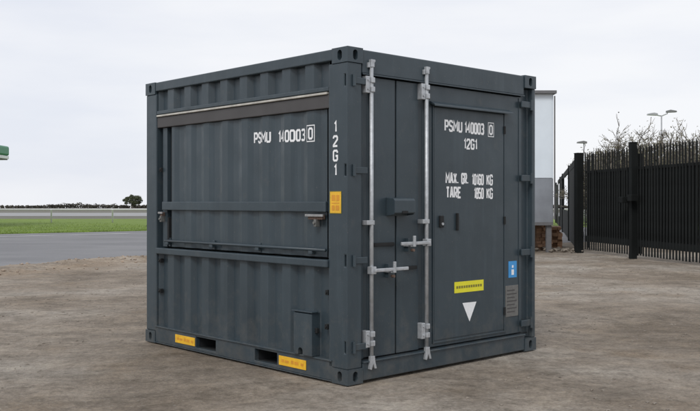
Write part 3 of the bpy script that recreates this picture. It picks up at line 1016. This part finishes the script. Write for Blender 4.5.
ribbed(-3.2, 2.0, 0, 2.085, 4.46, 'upper_wall', M['reflection_pale'], bd)
ribbed(-3.2, 2.0, .004, .83, 2.075, 'lower_wall', M['reflection_grey'], bd)
MB().box(1.88, 2.0, .125, 6.0, .83, 4.46).build('side_wall', M['reflection_pale'], bd)
MB().box(-3.2, -3.08, .125, 6.0, .83, 4.46).build('side_wall', M['reflection_pale'], bd)
MB().box(-3.2, 2.0, 6.0, 6.12, .83, 4.46).build('back_wall', M['reflection_pale'], bd)
MB().prism([(-.15, 4.4605), (6.25, 4.4605), (6.25, 4.53), (-.15, 4.55)], 0, -3.3, 2.07).build('roof', M['roof_edge'], bd, .01)
MB().box(-3.2, 2.0, .0, 6.1, .74, .829).build('floor_beam', M['roof_edge'], bd)
MB().tube([(2.03, -.05, .9), (2.03, -.05, 4.40)], .022, 8).build('downpipe', M['roof_edge'], bd)
for x in (-3.1, -1.4, .3, 1.9):
    for y in (.15, 5.9):
        MB().box(x - .07, x + .07, y - .07, y + .07, -.05, .7395).build('leg', M['roof_edge'], bd)


def timber_stack(x, y, rz, w, rows, label):
    g = empty('timber_stack', (x, y, -.04), rz)
    tag(g, label, 'timber', 'timber stacks under the building')
    z = .0
    for r in range(rows):
        k = -w / 2
        while k < w / 2 - .05:
            ww = random.uniform(.10, .17); ln = random.uniform(.55, .75); j = random.uniform(-.03, .03)
            MB().box(k, min(k + ww, w / 2 + .05), -ln + j, ln + j, z, z + .095).build('plank', M['wood'], g, .006)
            k += ww + .008
        z += .097
    return g


timber_stack((542.0 - 350) / FPX * 26.2, 26.9, .1, .42, 8, 'brown timber stack beside the container edge, under the building')
timber_stack((560.5 - 350) / FPX * 27.0, 27.6, -.2, .26, 7, 'narrow brown timber stack beside the receding fence')
n = 60
t_ = RNG.random(n)
px = 6.1 + RNG.normal(0, .28, n); py = 25.2 + RNG.normal(.3, .5, n); sz = .03 + .06 * RNG.random(n) ** 2
tag(stones('rubble_heap', np.stack([px, py, sz * .3], 1), sz, M['stone'], 8), 'pale stones lying at the foot of the gate post', 'stones')

# ================================================================== RACECOURSE RAIL, FAR CANOPY, LAMPS
M['rail_white'] = simple('white_plastic_rail', (0.70, 0.70, 0.72), 0.5, 0, 0.08, 3)
rl = empty('running_rail', (-21.0, 62.0, -.05), math.radians(44 * 0 + 3.0))
tag(rl, 'white running rail on posts along the far grass', 'rail')
rr_ = MB().tube([(-60, 0, .93), (90, 0, .93)], .045, 8).build('rail', M['rail_white'], rl, smooth=True)
for k in range(-14, 22):
    MB().tube([(k * 4.25, 0, 0), (k * 4.25, 0, .86), (k * 4.25, -.10, .93)], .055, 8).build('post', M['rail_white'], rl, smooth=True)

M['can_green'] = simple('green_fascia', (0.03, 0.22, 0.10), 0.4)
M['can_white'] = simple('white_fascia', (0.75, 0.76, 0.77), 0.45)
cn = empty('station_canopy', (-22.0, 48.0, .55), math.radians(0))
tag(cn, 'flat canopy with green fascia at the left edge of the picture', 'canopy')
MB().box(-14, 0, 0, 9, 3.82, 4.44).build('fascia', M['can_green'], cn, .12)
MB().box(-13.97, -.03, .03, 8.97, 3.62, 3.818).build('fascia_band', M['can_white'], cn, .02)
MB().box(-13.9, -.1, .1, 8.9, 3.55, 3.619).build('soffit', M['roof_edge'], cn)
for x in (-11, -4.6):
    MB().box(x - .16, x + .16, 4.3, 4.62, -.6, 3.549).build('column', M['can_white'], cn, .02)

M['lamp_metal'] = simple('weathered_lamp_column', (0.42, 0.43, 0.45), 0.5, 0.3)
M['lamp_head'] = simple('dark_lamp_head', (0.20, 0.20, 0.21), 0.5)


def lamp(x, y, h, arms, label):
    g = empty('street_lamp', (x, y, -.06))
    tag(g, label, 'street lamp', 'street lamps beyond the gates')
    MB().tube([(0, 0, 0), (0, 0, 1.2), (0, 0, 1.25), (0, 0, h)], [.11, .10, .07, .045], 10).build('column', M['lamp_metal'], g, smooth=True)
    for dx, dz, mt in arms:
        s_ = 1 if dx > 0 else -1
        MB().tube([(0, 0, h - .05), (dx * .6, 0, h + dz * .5), (dx - s_ * .3, 0, h + dz)], .035, 8).build('arm', M['lamp_metal'], g, smooth=True)
        hd = MB().prism([(dx - s_ * .35, h + dz - .07), (dx + s_ * .35, h + dz - .04), (dx + s_ * .32, h + dz + .06), (dx - s_ * .1, h + dz + .13), (dx - s_ * .35, h + dz + .07)], 1, -.16, .16).build('lamp_head', mt, g, .02)
    return g


lamp((661.5 - 350) / FPX * 62, 62, 7.55, [(-.65, .06, M['lamp_metal']), (.70, .26, M['lamp_head'])], 'double-headed lamp on a slim column above the bare shrubs')
lamp((584.0 - 350) / FPX * 64, 64, 5.72, [(-.16, .05, M['lamp_head'])], 'small lamp head showing just above the gate post')

# ================================================================== VEGETATION
M['bark'] = simple('twig_bark', (0.17, 0.15, 0.125), 0.9, 0, 0.3, 3)
M['bud'] = simple('olive_bud_leaf', (0.125, 0.118, 0.068), 0.8, 0, 0.45, 1.3)
M['leaf_dark'] = simple('evergreen_leaf', (0.075, 0.088, 0.045), 0.7, 0, 0.5, 0.9)
M['hedge_leaf'] = simple('winter_hedge_leaf', (0.085, 0.078, 0.062), 0.85, 0, 0.55, 0.12)


def shrub(x, y, h, spread, seed, label, leaves=7000):
    rg = random.Random(seed)
    root = empty('bare_shrub', (x, y, -.05))
    tag(root, label, 'shrub', 'bare shrubs behind the gates')
    mb = MB(); tips = []

    def grow(p, d, ln, r, lev):
        pts, rs = [p], [r]
        for k in range(3):
            d = (d + Vector((rg.gauss(0, .16), rg.gauss(0, .16), rg.gauss(.05, .10)))).normalized()
            p = p + d * ln / 3
            pts.append(p); rs.append(r * (1 - .2 * (k + 1)))
        mb.tube(pts, rs, 3, False)
        if lev >= 2: tips.extend(pts[1:])
        if lev < 4:
            for k in range(4 if lev < 3 else 3):
                q = pts[rg.choice((1, 2, 3))]
                nd = (d + Vector((rg.gauss(0, .55), rg.gauss(0, .55), rg.gauss(.05, .35)))).normalized()
                grow(q, nd, ln * rg.uniform(.5, .72), max(r * .6, .0125), lev + 1)

    for k in range(15):
        a = rg.random() * 6.28
        grow(Vector((math.cos(a) * .2 * spread, math.sin(a) * .2 * spread, 0)), Vector((math.cos(a) * .45 * spread, math.sin(a) * .45 * spread, 1)).normalized(), h * rg.uniform(.34, .50), .030, 0)
    mb.build('branches', M['bark'], root)
    V, F = [], []
    for k in range(leaves):
        c = rg.choice(tips) + Vector((rg.gauss(0, .06), rg.gauss(0, .06), rg.gauss(0, .06)))
        a = Vector((rg.gauss(0, 1), rg.gauss(0, 1), rg.gauss(0, 1))).normalized(); b = a.orthogonal().normalized()
        s = rg.uniform(.025, .06); i = len(V)
        V += [c - a * s, c + b * s * .5, c + a * s, c - b * s * .5]; F.append((i, i + 1, i + 2, i + 3))
    f = MB(); f.v, f.f = [tuple(q) for q in V], F
    f.build('buds', M['bud'], root)
    return root


SH = [(615, 35, 3.6, .8, 'lowest bare shrub, rising beside the thick gate post'),
      (624, 34, 4.2, 1.0, 'bare shrub behind the gate leaf, left of the middle post'),
      (642, 33, 4.2, 1.1, 'bare shrub rising straight behind the middle gate post'),
      (660, 34, 4.75, 1.1, 'tallest bare shrub, in front of the double-headed lamp'),
      (676, 33, 4.5, 1.1, 'bare shrub just right of the double-headed lamp'),
      (690, 34, 4.5, 1.1, 'bare shrub second from the right edge, behind the gate'),
      (706, 32, 4.3, 1.1, 'bare shrub at the right edge of the picture behind the gate'),
      (651, 36, 4.5, 1.2, 'bare shrub further back, just left of the double-headed lamp'),
      (633, 36, 4.0, 1.1, 'bare shrub further back, just left of the middle gate post')]
for k, (pxx, D, h, sp, lab) in enumerate(SH):
    shrub((pxx - 350) / FPX * D, D, h, sp, 40 + k, lab)


def leaf_cloud(centers, radii, n_each, s0, s1, rg, flat=.8):
    V, F = [], []
    for c, r in zip(centers, radii):
        for k in range(n_each):
            d = rg.normal(0, 1, 3); d /= np.linalg.norm(d)
            p = np.array(c) + d * np.array([r, r, r * flat]) * (rg.random() ** .35)
            a = rg.normal(0, 1, 3); a /= np.linalg.norm(a); b = np.cross(a, rg.normal(0, 1, 3)); b /= np.linalg.norm(b) + 1e-9
            s = rg.uniform(s0, s1); i = len(V)
            V += [p - a * s, p + b * s * .7, p + a * s, p - b * s * .7]; F.append((i, i + 1, i + 2, i + 3))
    m = MB(); m.v, m.f = [tuple(map(float, q)) for q in V], F
    return m


rg = np.random.default_rng(77)
TD = 190.0
tr = empty('round_tree', ((132.5 - 350) / FPX * TD, TD, -.06))
tag(tr, 'small round dark tree on the skyline left of the container', 'tree')
MB().tube([(0, 0, 0), (.05, 0, .6), (0, .05, 1.3), (.1, 0, 2.2)], [.16, .13, .11, .05], 7).build('trunk', M['bark'], tr)
cs, rs = [], []
for k in range(40):
    a = rg.random() * 6.28; q = rg.random() ** .5
    cs.append((math.cos(a) * 1.95 * q, math.sin(a) * 1.6 * q, 1.95 + rg.uniform(-1.15, .85) * (1.15 - .55 * q))); rs.append(rg.uniform(.35, .65))
leaf_cloud(cs, rs, 150, .06, .14, rg).build('crown', M['leaf_dark'], tr)

hd = empty('hedge', (0, 205, -.06))
tag(hd, 'long low winter hedge along the far skyline', 'hedge')
cs, rs = [], []
x = -140.0
while x < 140:
    bump_ = .5 * math.exp(-((x + 65) / 5) ** 2) + .25 * math.exp(-((x + 54) / 2.5) ** 2)
    h = .62 + .28 * mnoise.noise((x * .21, 3.3, 0)) + .16 * mnoise.noise((x * .9, 1.3, 0)) + bump_ * .8
    hh = h * rg.uniform(.8, 1.2)
    cs.append((x, rg.uniform(-.6, .6), max(.3, hh * .5))); rs.append(max(.42, hh * rg.uniform(.5, .8)))
    x += rg.uniform(.2, .6)
leaf_cloud(cs, rs, 90, .08, .20, rg, .95).build('foliage', M['hedge_leaf'], hd)
